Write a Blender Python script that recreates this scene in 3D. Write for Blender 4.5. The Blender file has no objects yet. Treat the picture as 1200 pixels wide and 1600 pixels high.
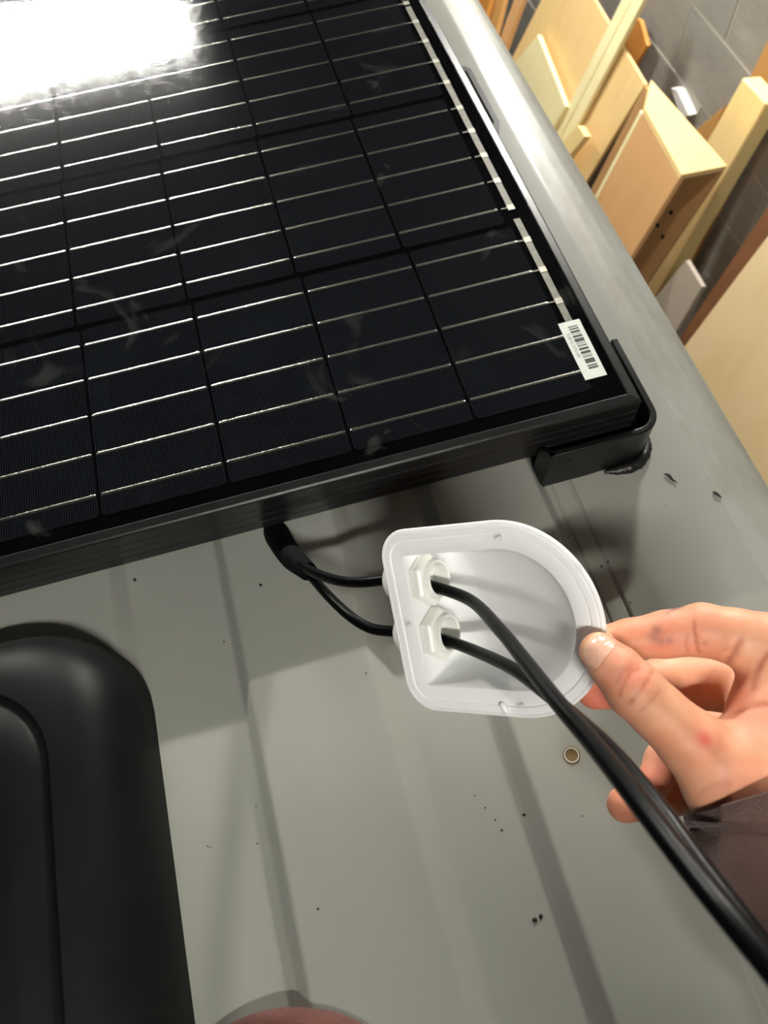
import bpy, bmesh, math, random
import numpy as np
from mathutils import Vector, Matrix

# ------------------------------------------------------------------ camera, light, exposure
random.seed(4)
rng = np.random.default_rng(7)
SC = bpy.context.scene
H = 2150.0                      # the top of the solar cells stands 2.15 m above the floor; all building is in millimetres from there
CR = np.array([[0.96325507, -0.26373387, -0.0508343], [-0.25644681, -0.84682676, -0.4659608], [0.0798418, 0.4618754, -0.88334388]])
CC = np.array([-112.17230246, -280.78704554, 414.42172916])
FL = 1200.0                     # focal length in pixels of a 1200 x 1600 picture


def V(p):
    return Vector((p[0] * .001, p[1] * .001, (p[2] + H) * .001))


cam_data = bpy.data.cameras.new('camera')
cam = bpy.data.objects.new('camera', cam_data)
SC.collection.objects.link(cam)
M = Matrix(((CR[0][0], -CR[1][0], -CR[2][0]), (CR[0][1], -CR[1][1], -CR[2][1]), (CR[0][2], -CR[1][2], -CR[2][2]))).to_4x4()
M.translation = V(CC)
cam.matrix_world = M
cam_data.sensor_fit = 'VERTICAL'
cam_data.sensor_height = 36.0
cam_data.lens = 36.0 * FL / 1600.0
cam_data.clip_start = .01
cam_data.dof.use_dof = True
cam_data.dof.focus_distance = .40
cam_data.dof.aperture_fstop = 14.0
SC.camera = cam

world = bpy.data.worlds.new('World')
SC.world = world
world.use_nodes = True
world.node_tree.nodes['Background'].inputs[0].default_value = (.55, .52, .46, 1)
world.node_tree.nodes['Background'].inputs[1].default_value = .25
SC.view_settings.view_transform = 'Standard'
SC.view_settings.look = 'None'
SC.view_settings.gamma = 1
SC.view_settings.use_curve_mapping = False
SC.view_settings.exposure = 0.3
TUBE_A = 400.0                  # strength of the left tube light beyond the panel
TUBE_C = 2500.0                  # strength of the added right tube light beyond the panel
TUBE_B = 300.0                  # strength of the tube light behind the photographer
LUMBER_FILL = 36.0                    # watts of an unseen lamp added above the van to brighten the lumber


def ray_point(u, v, z):
    return CC + CR.T @ np.array([(u - 600) / FL * z, (v - 800) / FL * z, z])


def on_height(u, v, z):
    d = CR.T @ np.array([(u - 600) / FL, (v - 800) / FL, 1.0])
    return CC + d * (z - CC[2]) / d[2]


def on_lean(u, v, x0, z0, k):
    """point of the sight line on the plane x = x0 + k (z - z0)"""
    d = CR.T @ np.array([(u - 600) / FL, (v - 800) / FL, 1.0])
    s = (x0 + k * (CC[2] - z0) - CC[0]) / (d[0] - k * d[2])
    return CC + d * s


# ------------------------------------------------------------------ helpers
def link(o):
    SC.collection.objects.link(o)
    return o


def tag(o, label=None, cat=None, group=None, kind=None):
    if label: o['label'] = label
    if cat: o['category'] = cat
    if group: o['group'] = group
    if kind: o['kind'] = kind
    return o


def empty(name, p, label=None, cat=None, group=None, kind=None):
    o = link(bpy.data.objects.new(name, None))
    o.empty_display_size = .02
    o.location = V(p)
    return tag(o, label, cat, group, kind)


def origin_of(o):
    """world location in Blender units of an unrotated object and its parents"""
    p = Vector(o.location)
    while o.parent:
        o = o.parent
        p = p + o.location
    return p


def mesh_data(name, verts, faces, mat, base, smooth=False, auto=None):
    """verts in millimetres; base in metres is the origin"""
    me = bpy.data.meshes.new(name)
    vv = np.asarray(verts, float) * .001
    vv[:, 2] += H * .001
    vv -= np.array(base)
    me.from_pydata(vv.tolist(), [], [list(map(int, f)) for f in faces])
    me.update()
    bm = bmesh.new()
    bm.from_mesh(me)
    bmesh.ops.recalc_face_normals(bm, faces=bm.faces)
    bm.to_mesh(me)
    bm.free()
    if smooth:
        me.shade_smooth()
        if auto is not None:
            me.set_sharp_from_angle(angle=math.radians(auto))
    for m in (mat if isinstance(mat, (list, tuple)) else [mat]):
        me.materials.append(m)
    return me


def build(name, geo, mat, parent=None, smooth=False, auto=None, at=None):
    verts, faces = geo
    verts = np.asarray(verts, float)
    if parent is not None:
        base = origin_of(parent) if at is None else V(at)
    elif at is not None:
        base = V(at)
    else:
        c = (verts.min(0) + verts.max(0)) / 2
        base = V((c[0], c[1], verts[:, 2].min()))
    me = mesh_data(name, verts, faces, mat, base, smooth, auto)
    o = link(bpy.data.objects.new(name, me))
    if parent is not None:
        o.parent = parent
        o.location = base - origin_of(parent)
    else:
        o.location = base
    return o


def bevel(o, w, seg=2, angle=35):
    m = o.modifiers.new('bevel', 'BEVEL')
    m.width = w * .001
    m.segments = seg
    m.limit_method = 'ANGLE'
    m.angle_limit = math.radians(angle)
    return o


def join(*geos):
    vs, fs, n = [], [], 0
    for v, f in geos:
        vs += [tuple(p) for p in v]
        fs += [[i + n for i in q] for q in f]
        n += len(v)
    return vs, fs


def box(x0, x1, y0, y1, z0, z1):
    v = [(x, y, z) for z in (z0, z1) for y in (y0, y1) for x in (x0, x1)]
    f = [(0, 2, 3, 1), (4, 5, 7, 6), (0, 1, 5, 4), (2, 6, 7, 3), (0, 4, 6, 2), (1, 3, 7, 5)]
    return v, f


def prism(poly, vec):
    """a flat 3D polygon pushed along vec"""
    p = [np.array(q, float) for q in poly]
    n = len(p)
    v = p + [q + np.array(vec, float) for q in p]
    f = [list(range(n))[::-1], list(range(n, 2 * n))]
    f += [(i, (i + 1) % n, (i + 1) % n + n, i + n) for i in range(n)]
    return v, f


def rings(rr, close_u=True, cap0=False, cap1=False):
    """loft a list of equal rings"""
    n = len(rr[0])
    v = [tuple(p) for r in rr for p in r]
    f = []
    for i in range(len(rr) - 1):
        for j in range(n if close_u else n - 1):
            k = (j + 1) % n
            f.append((i * n + j, i * n + k, (i + 1) * n + k, (i + 1) * n + j))
    if cap0: f.append(tuple(range(n))[::-1])
    if cap1: f.append(tuple(range((len(rr) - 1) * n, len(rr) * n)))
    return v, f


def catmull(pts, n=10):
    p = [np.array(q, float) for q in pts]
    p = [2 * p[0] - p[1]] + p + [2 * p[-1] - p[-2]]
    out = []
    for i in range(1, len(p) - 2):
        for t in np.arange(n) / n:
            a, b, c, d = p[i - 1:i + 3]
            out.append(.5 * (2 * b + (c - a) * t + (2 * a - 5 * b + 4 * c - d) * t * t + (3 * b - a - 3 * c + d) * t ** 3))
    out.append(p[-2])
    return np.array(out)


def tube(path, r, seg=14, cap=True, flat=None):
    path = np.asarray(path, float)
    n = len(path)
    rad = np.full(n, r) if np.isscalar(r) else np.interp(np.linspace(0, 1, n), np.linspace(0, 1, len(r)), r)
    tg = np.gradient(path, axis=0)
    tg /= np.linalg.norm(tg, axis=1)[:, None]
    up = np.array([0, 0, 1.0])
    if abs(tg[0] @ up) > .9: up = np.array([1.0, 0, 0])
    a = up - tg[0] * (up @ tg[0])
    rr = []
    for i in range(n):
        a = a - tg[i] * (a @ tg[i])
        a /= np.linalg.norm(a)
        b = np.cross(tg[i], a)
        sa, sb = (1, 1) if flat is None else flat
        rr.append([path[i] + rad[i] * (a * math.cos(t) * sa + b * math.sin(t) * sb) for t in np.linspace(0, 2 * np.pi, seg, endpoint=False)])
    return rings(rr, True, cap, cap)


def lathe(o, axis, prof, seg=32, phase=0., closed=False):
    """prof: (along axis, radius) pairs"""
    o = np.array(o, float); ax = np.array(axis, float); ax /= np.linalg.norm(ax)
    e = np.array([0, 0, 1.0]) if abs(ax[2]) < .8 else np.array([1.0, 0, 0])
    e = e - ax * (e @ ax); e /= np.linalg.norm(e); g = np.cross(ax, e)
    rr = [[o + ax * s + r * (e * math.cos(t) + g * math.sin(t)) for t in np.linspace(0, 2 * np.pi, seg, endpoint=False) + phase] for s, r in prof]
    if closed: rr.append(rr[0])
    return rings(rr)


# ------------------------------------------------------------------ materials
class Mat:
    def __init__(s, name, col, rough=.5, metal=0., spec=.5):
        s.m = bpy.data.materials.new(name)
        s.m.use_nodes = True
        s.nt = s.m.node_tree
        s.b = s.nt.nodes['Principled BSDF']
        s.set('Base Color', (*col, 1)); s.set('Roughness', rough); s.set('Metallic', metal); s.set('Specular IOR Level', spec)
        s.col = col
        s.tc = None

    def set(s, k, v): s.b.inputs[k].default_value = v; return s

    def n(s, t, **kw):
        x = s.nt.nodes.new(t)
        for k, v in kw.items():
            if k in x.inputs: x.inputs[k].default_value = v
            else: setattr(x, k, v)
        return x

    def l(s, a, b): s.nt.links.new(a, b)

    def coord(s, scale=(1, 1, 1), rot=(0, 0, 0)):
        if not s.tc: s.tc = s.n('ShaderNodeTexCoord')
        mp = s.n('ShaderNodeMapping')
        mp.inputs['Scale'].default_value = scale
        mp.inputs['Rotation'].default_value = rot
        s.l(s.tc.outputs['Object'], mp.inputs['Vector'])
        return mp.outputs['Vector']

    def noise(s, scale, detail=4, stretch=(1, 1, 1), rot=(0, 0, 0), rough=.5, dist=0.):
        t = s.n('ShaderNodeTexNoise')
        t.inputs['Scale'].default_value = scale; t.inputs['Detail'].default_value = detail
        t.inputs['Roughness'].default_value = rough; t.inputs['Distortion'].default_value = dist
        s.l(s.coord(stretch, rot), t.inputs['Vector'])
        return t.outputs['Fac']

    def ramp(s, fac, stops):
        r = s.n('ShaderNodeValToRGB')
        e = r.color_ramp.elements
        while len(e) < len(stops): e.new(.5)
        for x, (p, c) in zip(e, stops): x.position = p; x.color = (*c, 1) if len(c) == 3 else c
        s.l(fac, r.inputs['Fac'])
        return r.outputs['Color']

    def mix(s, fac, a, b, mode='MIX'):
        m = s.n('ShaderNodeMix', data_type='RGBA', blend_type=mode)
        for sock, v in ((m.inputs['Factor'], fac), (m.inputs['A'], a), (m.inputs['B'], b)):
            pass
        ins = [i for i in m.inputs if i.enabled]
        for i, v in zip((m.inputs[0], m.inputs[6], m.inputs[7]), (fac, a, b)):
            if hasattr(v, 'is_output'): s.l(v, i)
            else: i.default_value = v if not isinstance(v, tuple) else (*v[:3], 1)
        return m.outputs[2]

    def color(s, sock): s.l(sock, s.b.inputs['Base Color']); return s

    def rough(s, fac, lo, hi):
        mr = s.n('ShaderNodeMapRange')
        mr.inputs['To Min'].default_value = lo; mr.inputs['To Max'].default_value = hi
        s.l(fac, mr.inputs['Value']); s.l(mr.outputs[0], s.b.inputs['Roughness'])
        return s

    def bump(s, fac, strength=.2, dist=.001):
        b = s.n('ShaderNodeBump')
        b.inputs['Strength'].default_value = strength; b.inputs['Distance'].default_value = dist
        s.l(fac, b.inputs['Height']); s.l(b.outputs[0], s.b.inputs['Normal'])
        return s


def g3(c): return tuple(((x / 255 + .055) / 1.055) ** 2.4 if x > 10 else x / 255 / 12.92 for x in c)


def m_wood(name, light, dark, rot=(0, 0, 0), stretch=(30, 30, 2.2), rough=.55):
    m = Mat(name, g3(light), rough)
    n1 = m.noise(1.0, 5, stretch, rot, .6, .6)
    n2 = m.noise(2.2, 3, (1, 1, 1))
    c = m.ramp(n1, [(.3, g3(dark)), (.62, g3(light))])
    c = m.mix(n2, c, g3([min(255, x * 1.06) for x in light]))
    m.color(c).bump(n1, .15, .0008)
    return m.m


def m_plain(name, col, rough=.5, var=.12, scale=60, metal=0., spec=.5, bumps=0.):
    m = Mat(name, g3(col), rough, metal, spec)
    n = m.noise(scale, 4)
    c = g3(col)
    m.color(m.ramp(n, [(.25, tuple(x * (1 - var) for x in c)), (.75, tuple(min(1, x * (1 + var)) for x in c))]))
    if bumps: m.bump(n, bumps, .0005)
    return m.m


def m_roof():
    m = Mat('grey_van_paint', g3((138, 139, 132)), .22, 0, .36)
    big = m.noise(3.2, 5, (1, .45, 1), rough=.6)
    fine = m.noise(160, 3)
    base = m.ramp(big, [(.3, g3((134, 135, 128))), (.7, g3((144, 145, 137)))])
    m.color(base)
    m.rough(m.noise(4, 3), .17, .27)
    m.bump(m.noise(380, 2), .02, .0004)
    return m.m


def m_edge_dirt():
    m = Mat('weathered_van_paint', g3((150, 151, 144)), .4, 0, .3)
    n = m.noise(11, 6, (1, .35, 1), rough=.7)
    m.color(m.ramp(n, [(.38, g3((140, 141, 135))), (.52, g3((128, 127, 118))), (.62, g3((114, 110, 99))), (.8, g3((156, 147, 126)))]))
    m.rough(n, .36, .55)
    return m.m


def m_skin():
    m = Mat('skin', g3((214, 150, 122)), .52, 0, .35)
    at = m.n('ShaderNodeAttribute', attribute_name='tone')
    n1 = m.noise(55, 4, rough=.55)
    n2 = m.noise(900, 2)
    base = m.ramp(n1, [(.3, g3((204, 136, 104))), (.5, g3((214, 153, 120))), (.72, g3((222, 168, 136)))])
    sep = m.n('ShaderNodeSeparateColor')
    m.l(at.outputs['Color'], sep.inputs[0])
    base = m.mix(sep.outputs[0], base, g3((206, 92, 82)))          # red patches
    base = m.mix(sep.outputs[1], base, g3((92, 62, 66)))           # grime
    base = m.mix(sep.outputs[2], base, g3((165, 88, 66)))          # crease lines
    m.color(base)
    m.set('Subsurface Weight', .18); m.set('Subsurface Radius', (1, .35, .2)); m.set('Subsurface Scale', .004)
    m.bump(n2, .12, .0003)
    return m.m


def m_cell():
    m = Mat('solar_cell', g3((13, 14, 17)), .7, 0, 0)
    w = m.n('ShaderNodeTexWave', wave_type='BANDS', bands_direction='X')
    w.inputs['Scale'].default_value = 209.0
    m.l(m.coord(), w.inputs['Vector'])
    m.color(m.mix(m.ramp(w.outputs['Fac'], [(.82, (0, 0, 0)), (.97, (.8, .8, .8))]), g3((9, 10, 13)), g3((40, 42, 47))))
    return m.m


def m_glass():
    m = bpy.data.materials.new('panel_glass')
    m.use_nodes = True
    nt = m.node_tree
    nt.nodes.remove(nt.nodes['Principled BSDF'])
    out = nt.nodes['Material Output']
    tr = nt.nodes.new('ShaderNodeBsdfTransparent'); tr.inputs[0].default_value = (.97, .98, .98, 1)
    gl = nt.nodes.new('ShaderNodeBsdfGlossy'); gl.inputs['Roughness'].default_value = .09
    ge = nt.nodes.new('ShaderNodeNewGeometry')
    dp = nt.nodes.new('ShaderNodeVectorMath'); dp.operation = 'DOT_PRODUCT'
    nt.links.new(ge.outputs['Incoming'], dp.inputs[0]); nt.links.new(ge.outputs['True Normal'], dp.inputs[1])

    def mth(op, a, b=None):
        x = nt.nodes.new('ShaderNodeMath'); x.operation = op
        for i, q in enumerate((a, b)):
            if q is None: continue
            if hasattr(q, 'is_output'): nt.links.new(q, x.inputs[i])
            else: x.inputs[i].default_value = q
        return x.outputs[0]
    # Schlick's reflectance, the same from both sides of the pane
    fr = mth('ADD', mth('MULTIPLY', mth('POWER', mth('SUBTRACT', 1.0, mth('ABSOLUTE', dp.outputs['Value'])), 5.0), .97), .022)
    tc = nt.nodes.new('ShaderNodeTexCoord')
    no = nt.nodes.new('ShaderNodeTexNoise'); no.inputs['Scale'].default_value = 420; no.inputs['Detail'].default_value = 2
    nt.links.new(tc.outputs['Object'], no.inputs['Vector'])
    bu = nt.nodes.new('ShaderNodeBump'); bu.inputs['Strength'].default_value = .2; bu.inputs['Distance'].default_value = .0004
    nt.links.new(no.outputs['Fac'], bu.inputs['Height'])
    nt.links.new(bu.outputs[0], gl.inputs['Normal'])
    mx = nt.nodes.new('ShaderNodeMixShader')
    nt.links.new(fr, mx.inputs[0]); nt.links.new(tr.outputs[0], mx.inputs[1]); nt.links.new(gl.outputs[0], mx.inputs[2])
    sm = nt.nodes.new('ShaderNodeTexNoise'); sm.inputs['Scale'].default_value = 16; sm.inputs['Detail'].default_value = 5; sm.inputs['Distortion'].default_value = 1.2
    nt.links.new(tc.outputs['Object'], sm.inputs['Vector'])
    mr = nt.nodes.new('ShaderNodeMapRange')
    for k_, v_ in (('From Min', .64), ('From Max', .82), ('To Min', 0.0), ('To Max', .07)): mr.inputs[k_].default_value = v_
    nt.links.new(sm.outputs['Fac'], mr.inputs['Value'])
    df = nt.nodes.new('ShaderNodeBsdfDiffuse'); df.inputs[0].default_value = (.6, .58, .52, 1)
    m2 = nt.nodes.new('ShaderNodeMixShader')
    nt.links.new(mr.outputs[0], m2.inputs[0]); nt.links.new(mx.outputs[0], m2.inputs[1]); nt.links.new(df.outputs[0], m2.inputs[2])
    nt.links.new(m2.outputs[0], out.inputs['Surface'])
    return m


def m_emit(name, strength):
    m = Mat(name, (1, 1, 1))
    m.set('Emission Color', (1, .975, .91, 1)).set('Emission Strength', strength)
    return m.m


def m_block(name):
    m = Mat(name, g3((112, 109, 102)), .85)
    n = m.noise(5, 6, (1, .5, 2.5), rough=.7, dist=.5)
    f = m.noise(140, 3)
    m.color(m.mix(.25, m.ramp(n, [(.3, g3((142, 139, 131))), (.55, g3((164, 160, 151))), (.75, g3((186, 181, 171)))]), m.ramp(f, [(.3, (.26, .26, .24)), (.7, (.46, .46, .43))])))
    m.bump(f, .5, .002)
    return m.m


def m_fleece(name, col):
    m = Mat(name, g3(col), .95, 0, .1)
    n = m.noise(700, 3); b = m.noise(35, 4)
    c = g3(col)
    m.color(m.ramp(b, [(.3, tuple(x * .8 for x in c)), (.7, tuple(x * 1.2 for x in c))]))
    m.set('Sheen Weight', .25)
    m.bump(n, .5, .0012)
    return m.m


def m_vent():
    m = Mat('dark_smoked_plastic', g3((24, 30, 30)), .28, 0, .12)
    n = m.noise(7, 6, rough=.7, dist=.8)
    m.color(m.ramp(n, [(.35, g3((6, 9, 9))), (.6, g3((11, 14, 13))), (.8, g3((26, 26, 23)))]))
    m.rough(n, .34, .6)
    return m.m


MAT = dict(
    roof=m_roof(), edge=m_edge_dirt(),
    frame=m_plain('black_anodised_aluminium', (24, 24, 24), .3, .1, 90, 0, .35),
    back=m_plain('black_backsheet', (4, 4, 5), .7, .1, 60, 0, 0),
    cell=m_cell(), glass=m_glass(),
    tin=m_plain('tinned_copper_ribbon', (222, 219, 207), .17, .12, 900, 1.0, bumps=.12),
    ribbon=m_plain('dull_tinned_ribbon', (112, 108, 98), .5, .2, 300, .4, bumps=.2),
    pad=m_plain('solder', (165, 161, 149), .42, .2, 500, .8),
    bracket=m_plain('black_bracket_plastic', (11, 12, 12), .34, .15, 40, 0, .3),
    hole=m_plain('hole_shadow_black', (4, 4, 4), .9, .1),
    seal=m_plain('black_sealant', (7, 7, 7), .45, .2, 80, bumps=.4),
    white=m_plain('white_abs_plastic', (243, 244, 244), .36, .015, 40),
    nut=m_plain('white_nylon', (240, 241, 233), .36, .02, 60),
    cable=m_plain('black_cable_jacket', (4, 4, 5), .36, .15, 120, 0, .13),
    sleeve=m_plain('black_braided_sleeve', (5, 5, 6), .8, .2, 900, 0, .08, bumps=.4),
    skin=m_skin(),
    nail=m_plain('fingernail', (226, 176, 152), .25, .05, 150),
    nailtip=m_plain('fingernail_edge', (222, 188, 142), .35, .06, 150),
    fleece=m_fleece('brown_fleece', (74, 55, 50)),
    fleece2=m_fleece('rust_brown_fleece', (92, 56, 50)),
    vent=m_vent(),
    paper=m_plain('white_label_paper', (214, 216, 208), .5, .02),
    ink=m_plain('label_ink', (52, 52, 50), .6, .1),
    greyink=m_plain('pale_label_ink', (160, 160, 152), .6, .1),
    block=m_block('concrete_block'), mortar=m_plain('mortar', (186, 182, 172), .9, .1, 120, bumps=.3),
    concrete=m_plain('dark_concrete_floor', (62, 60, 56), .8, .25, 4),
    ceil=m_plain('dark_unpainted_ceiling', (30, 29, 27), .9, .06, 3),
    wallp=m_plain('plain_garage_wall', (92, 89, 83), .9, .08, 3),
    fixture=m_plain('white_enamel', (225, 225, 220), .5, .03),
    pine=m_wood('pine', (240, 214, 152), (226, 192, 124)),
    pale=m_wood('pale_pine', (246, 232, 184), (234, 212, 152)),
    ply=m_wood('birch_plywood', (234, 202, 142), (220, 184, 122), (0, .5, 0), (3, 14, 3)),
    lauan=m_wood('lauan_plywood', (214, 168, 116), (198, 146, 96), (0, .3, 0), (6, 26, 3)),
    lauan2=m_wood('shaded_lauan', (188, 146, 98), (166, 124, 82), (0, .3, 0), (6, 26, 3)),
    bigply=m_wood('maple_plywood', (244, 216, 170), (232, 196, 140), (.6, .3, .4), (2, 9, 4)),
    orange=m_wood('orange_pine', (204, 140, 66), (176, 108, 44)),
    brown=m_wood('red_brown_board', (128, 84, 54), (96, 58, 36)),
    tan=m_wood('tan_board', (206, 158, 96), (184, 134, 76)),
    grey=m_plain('pale_grey_board', (172, 160, 146), .6, .06, 8),
    chip=m_plain('black_plastic_shaving', (10, 10, 10), .5, .2),
    rust=m_plain('bare_wood_under_the_skin', (104, 84, 48), .8, .2, 200),
)

for _k in ('white', 'nut'):
    _b = MAT[_k].node_tree.nodes['Principled BSDF']
    _b.inputs['Subsurface Weight'].default_value = .35; _b.inputs['Subsurface Radius'].default_value = (1, 1, 1); _b.inputs['Subsurface Scale'].default_value = .003

# ------------------------------------------------------------------ the room
FLOOR = -2150.0
XW = 1371.0
CEIL = 1300.0
tag(build('floor', box(-5200, 1500, -3000, 8400, FLOOR - 60, FLOOR), MAT['concrete']), 'dark concrete garage floor under the van', kind='structure')
tag(build('ceiling', box(-5200, 1500, -3000, 8400, CEIL, CEIL + 60), MAT['ceil']), 'plain dark garage ceiling', kind='structure')
tag(build('wall_left', box(-5260, -5200, -3000, 8400, FLOOR, CEIL), MAT['wallp']), 'plain garage wall on the far side of the van', kind='structure')
tag(build('wall_back', box(-5200, 1500, 8400, 8460, FLOOR, CEIL), MAT['wallp']), 'plain garage wall beyond the end of the solar panel', kind='structure')
tag(build('wall_front', box(-5200, 1500, -3060, -3000, FLOOR, CEIL), MAT['wallp']), 'plain garage wall behind the photographer', kind='structure')
wr = empty('wall_right', (XW, 700, FLOOR), 'grey concrete block wall with pale mortar joints behind the lumber', kind='structure')
build('mortar_bed', box(XW + 3, XW + 128, -3000, 8400, FLOOR, CEIL), MAT['mortar'], wr)
bw, bh = 396.0, 193.0
blk = mesh_data('block', box(0, 60, 0, bw, 0, bh)[0], box(0, 60, 0, bw, 0, bh)[1], MAT['block'], V((0, 0, 0)))
for r in range(17):
    z = -1175 + 5 + 203 * (r - 5) + 0
    if z < FLOOR: continue
    if z + bh > CEIL: break
    for c in range(14):
        y = -1600 + 406 * c + (203 if r % 2 else 0) + 5
        o = link(bpy.data.objects.new('block', blk))
        o.parent = wr
        o.location = V((XW + random.uniform(-1.5, 1.5), y, z)) - origin_of(wr)


def tube_light(x0, x1, y, z, strength, label):
    t = empty('ceiling_light', ((x0 + x1) / 2, y, z), label, 'light')
    bevel(build('housing', join(box(x0 - 25, x1 + 25, y - 60, y + 60, z + 32, z + 75), box(x0 - 25, x0 - 5, y - 30, y + 30, z - 24, z + 33), box(x1 + 5, x1 + 25, y - 30, y + 30, z - 24, z + 33)), MAT['fixture'], t), 3)
    for hx in (x0 + 100, x1 - 112):
        build('hanger', box(hx, hx + 12, y - 6, y + 6, z + 75, CEIL), MAT['fixture'], t)
    build('fluorescent_tube', tube(np.linspace((x0 - 5, y, z), (x1 + 5, y, z), 8), 19, 16), m_emit('lit_tube', strength), t, True, 40)


tube_light(-1350, -132, 2760, 1195, TUBE_A, 'lit ceiling tube light beyond the solar panel, mirrored in its glass')
tube_light(1120, 1340, 2100, 918, TUBE_C, 'short lit tube light added low above the stacked lumber to light the roof from the right')  # unseen; added to light the roof from the right, leaving left-facing rib sides dark
tube_light(-320, 80, -1050, 1195, TUBE_B, 'lit ceiling tube light behind the photographer')

wl = empty('lumber_fill_light', (150, 350, 1195), 'unseen lamp added on the ceiling above the van to brighten the lumber', 'light')  # added fixture, only there to lift the brightness of the lumber
wd = np.array([850, 550, -2150.0]); wd /= np.linalg.norm(wd)
w0_ = np.array([150, 350, 1195.0])
build('reflector_shade', lathe(w0_, wd, [(-60, 24), (-58, 34), (-20, 44), (40, 92), (41, 90), (-18, 41), (-40, 30), (-40, 1)], 28), MAT['frame'], wl, True, 40)
build('ceiling_arm', tube([w0_ - wd * 58, w0_ - wd * 80 + np.array([0, 0, 12]), np.array([w0_[0] - 30, w0_[1] - 20, CEIL + 2])], 8, 10), MAT['frame'], wl, True, 60)
sl_ = bpy.data.lights.new('lumber_fill_lamp', 'SPOT')
sl_.energy = LUMBER_FILL; sl_.color = (1, .94, .82); sl_.spot_size = math.radians(50); sl_.spot_blend = .5; sl_.shadow_soft_size = .05
so = link(bpy.data.objects.new('lumber_fill_lamp', sl_))
so.parent = wl
so.location = (0, 0, 0)
so.rotation_euler = Vector(wd).to_track_quat('-Z', 'Y').to_euler()

# ------------------------------------------------------------------ van with its ribbed roof
HI, LO, FT = -41.0, -50.0, -54.0
prof = [(-1500, -60), (-1380, HI - 6), (-1000, HI), (-257, HI), (-247, LO), (-187.5, LO), (-180.5, HI), (-106, HI), (-93.5, LO), (-45.5, LO), (-37, HI), (34, HI), (43, -56),
        (47, -56), (47.6, -57.2), (48.4, -57.2), (49, -56), (60, -56), (60.7, -57.4), (61.7, -57.4), (62.4, -55.6), (67, -55.4), (83, FT), (150, FT), (166, -55.6), (178, -58.5), (188, -63), (196, -69.2), (203, -80),
        (208, -95), (212, -120), (226, -420), (236, -900), (236, -1750)]


def fillet(pts, r=2.2, n=4):
    out = [np.array(pts[0], float)]
    for a, b, c in zip(pts[:-2], pts[1:-1], pts[2:]):
        a, b, c = map(lambda q: np.array(q, float), (a, b, c))
        la, lc = np.linalg.norm(a - b), np.linalg.norm(c - b)
        k = min(r, .45 * la, .45 * lc)
        p, q = b + (a - b) / la * k, b + (c - b) / lc * k
        for t in np.linspace(0, 1, n):
            out.append((1 - t) ** 2 * p + 2 * t * (1 - t) * b + t * t * q)
    out.append(np.array(pts[-1], float))
    return out


van = empty('van', (-600, 800, FLOOR), 'grey van seen from above, its ribbed painted steel roof carrying the solar panel', 'van')
pf = fillet(prof)
cut = next(i for i, q in enumerate(pf) if q[0] > 152)


def extrude_profile(pp, ys, crown=True):
    rr = [[(x, y, z) for x, z in pp] for y in ys]
    return rings(rr, False)


YE = -455.0                     # the tail end of the roof, just short of the photographer
ys = np.linspace(YE, 3300, 21)
build('roof_skin', extrude_profile(pf[:cut + 1], ys), MAT['roof'], van, True, 60)
build('roof_edge_and_side', extrude_profile(pf[cut:], ys), MAT['edge'], van, True, 60)
build('tail_panel', prism([(x, YE + 1.5, z) for x, z in pf] + [(-1500, YE + 1.5, -1750)], (0, -22, 0)), MAT['edge'], van)
# drilled hole in the roof by the right-hand rib
hx, hy, _ = on_height(893, 1180, HI)
build('drilled_hole', lathe((hx, hy, HI), (0, 0, 1), [(.25, 4.9), (.35, 3.9), (.12, 3.4), (.12, .01)], 18), MAT['rust'], van, True, 40)['label'] = 'brown drilled hole with a chipped rim in the roof'
build('hole_burr', lathe((hx, hy, HI), (0, 0, 1), [(.05, 4.6), (.35, 4.2), (.35, 3.8), (.2, 3.6)], 18), m_plain('bare_chipped_paint', (196, 196, 186), .5), van, True, 60)


# rounded dents left in the paint are not built; dirt specks and shavings that lie on the roof
def roof_z(x):
    xs = [q[0] for q in prof if q[0] <= 236]
    return float(np.interp(x, xs, [q[1] for q in prof if q[0] <= 236]))


def speck(u, v, s, zz=HI):
    x, y, _ = on_height(u, v, zz)
    z = roof_z(x)
    x, y, _ = on_height(u, v, z)
    n = 7
    ring = [(x + s * random.uniform(.6, 1.1) * math.cos(t), y + s * random.uniform(.6, 1.1) * math.sin(t), z + .05) for t in np.linspace(0, 6.283, n, endpoint=False)]
    top = [(x + (p[0] - x) * .5, y + (p[1] - y) * .5, z + s * .6) for p in ring]
    return rings([ring, top], True, True, True)


sp = [(210, 906, 1.4), (407, 914, 1.2), (350, 1003, .7), (820, 1273, 1.7), (836, 1437, 1.6), (845, 1432, 1.3), (497, 1420, .7), (402, 1318, .6), (400, 1260, .5), (324, 1322, .5), (328, 1324, .5), (690, 800, .5),
      (742, 1243, .5), (758, 1262, .6), (774, 1281, .6), (784, 1297, .8), (910, 1275, .5), (888, 1420, .6), (985, 942, 1.2), (950, 878, 1.0), (940, 885, .9), (888, 838, .8), (1060, 755, .4), (1165, 705, .5), (630, 960, .9),
      (630, 948, .7), (572, 1052, .7), (1105, 750, .5), (1040, 790, .5), (1000, 775, .4), (955, 755, .5)]
tag(build('roof_grit', join(*[speck(*s) for s in sp]), MAT['chip']), 'scattered black grit and paint flecks on the grey roof', 'debris', kind='stuff')


def shaving(pts, w, label):
    g = catmull([np.array([*on_height(u, v, FT)[:2], FT + .7 + .6 * (i % 2)]) for i, (u, v) in enumerate(pts)], 5)
    o = build('plastic_shaving', tube(g, [w * .4, w, w * .8, w * .3], 6), MAT['chip'], None, True, 60)
    tag(o, label, 'shaving', 'black shavings on the roof edge')


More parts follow.
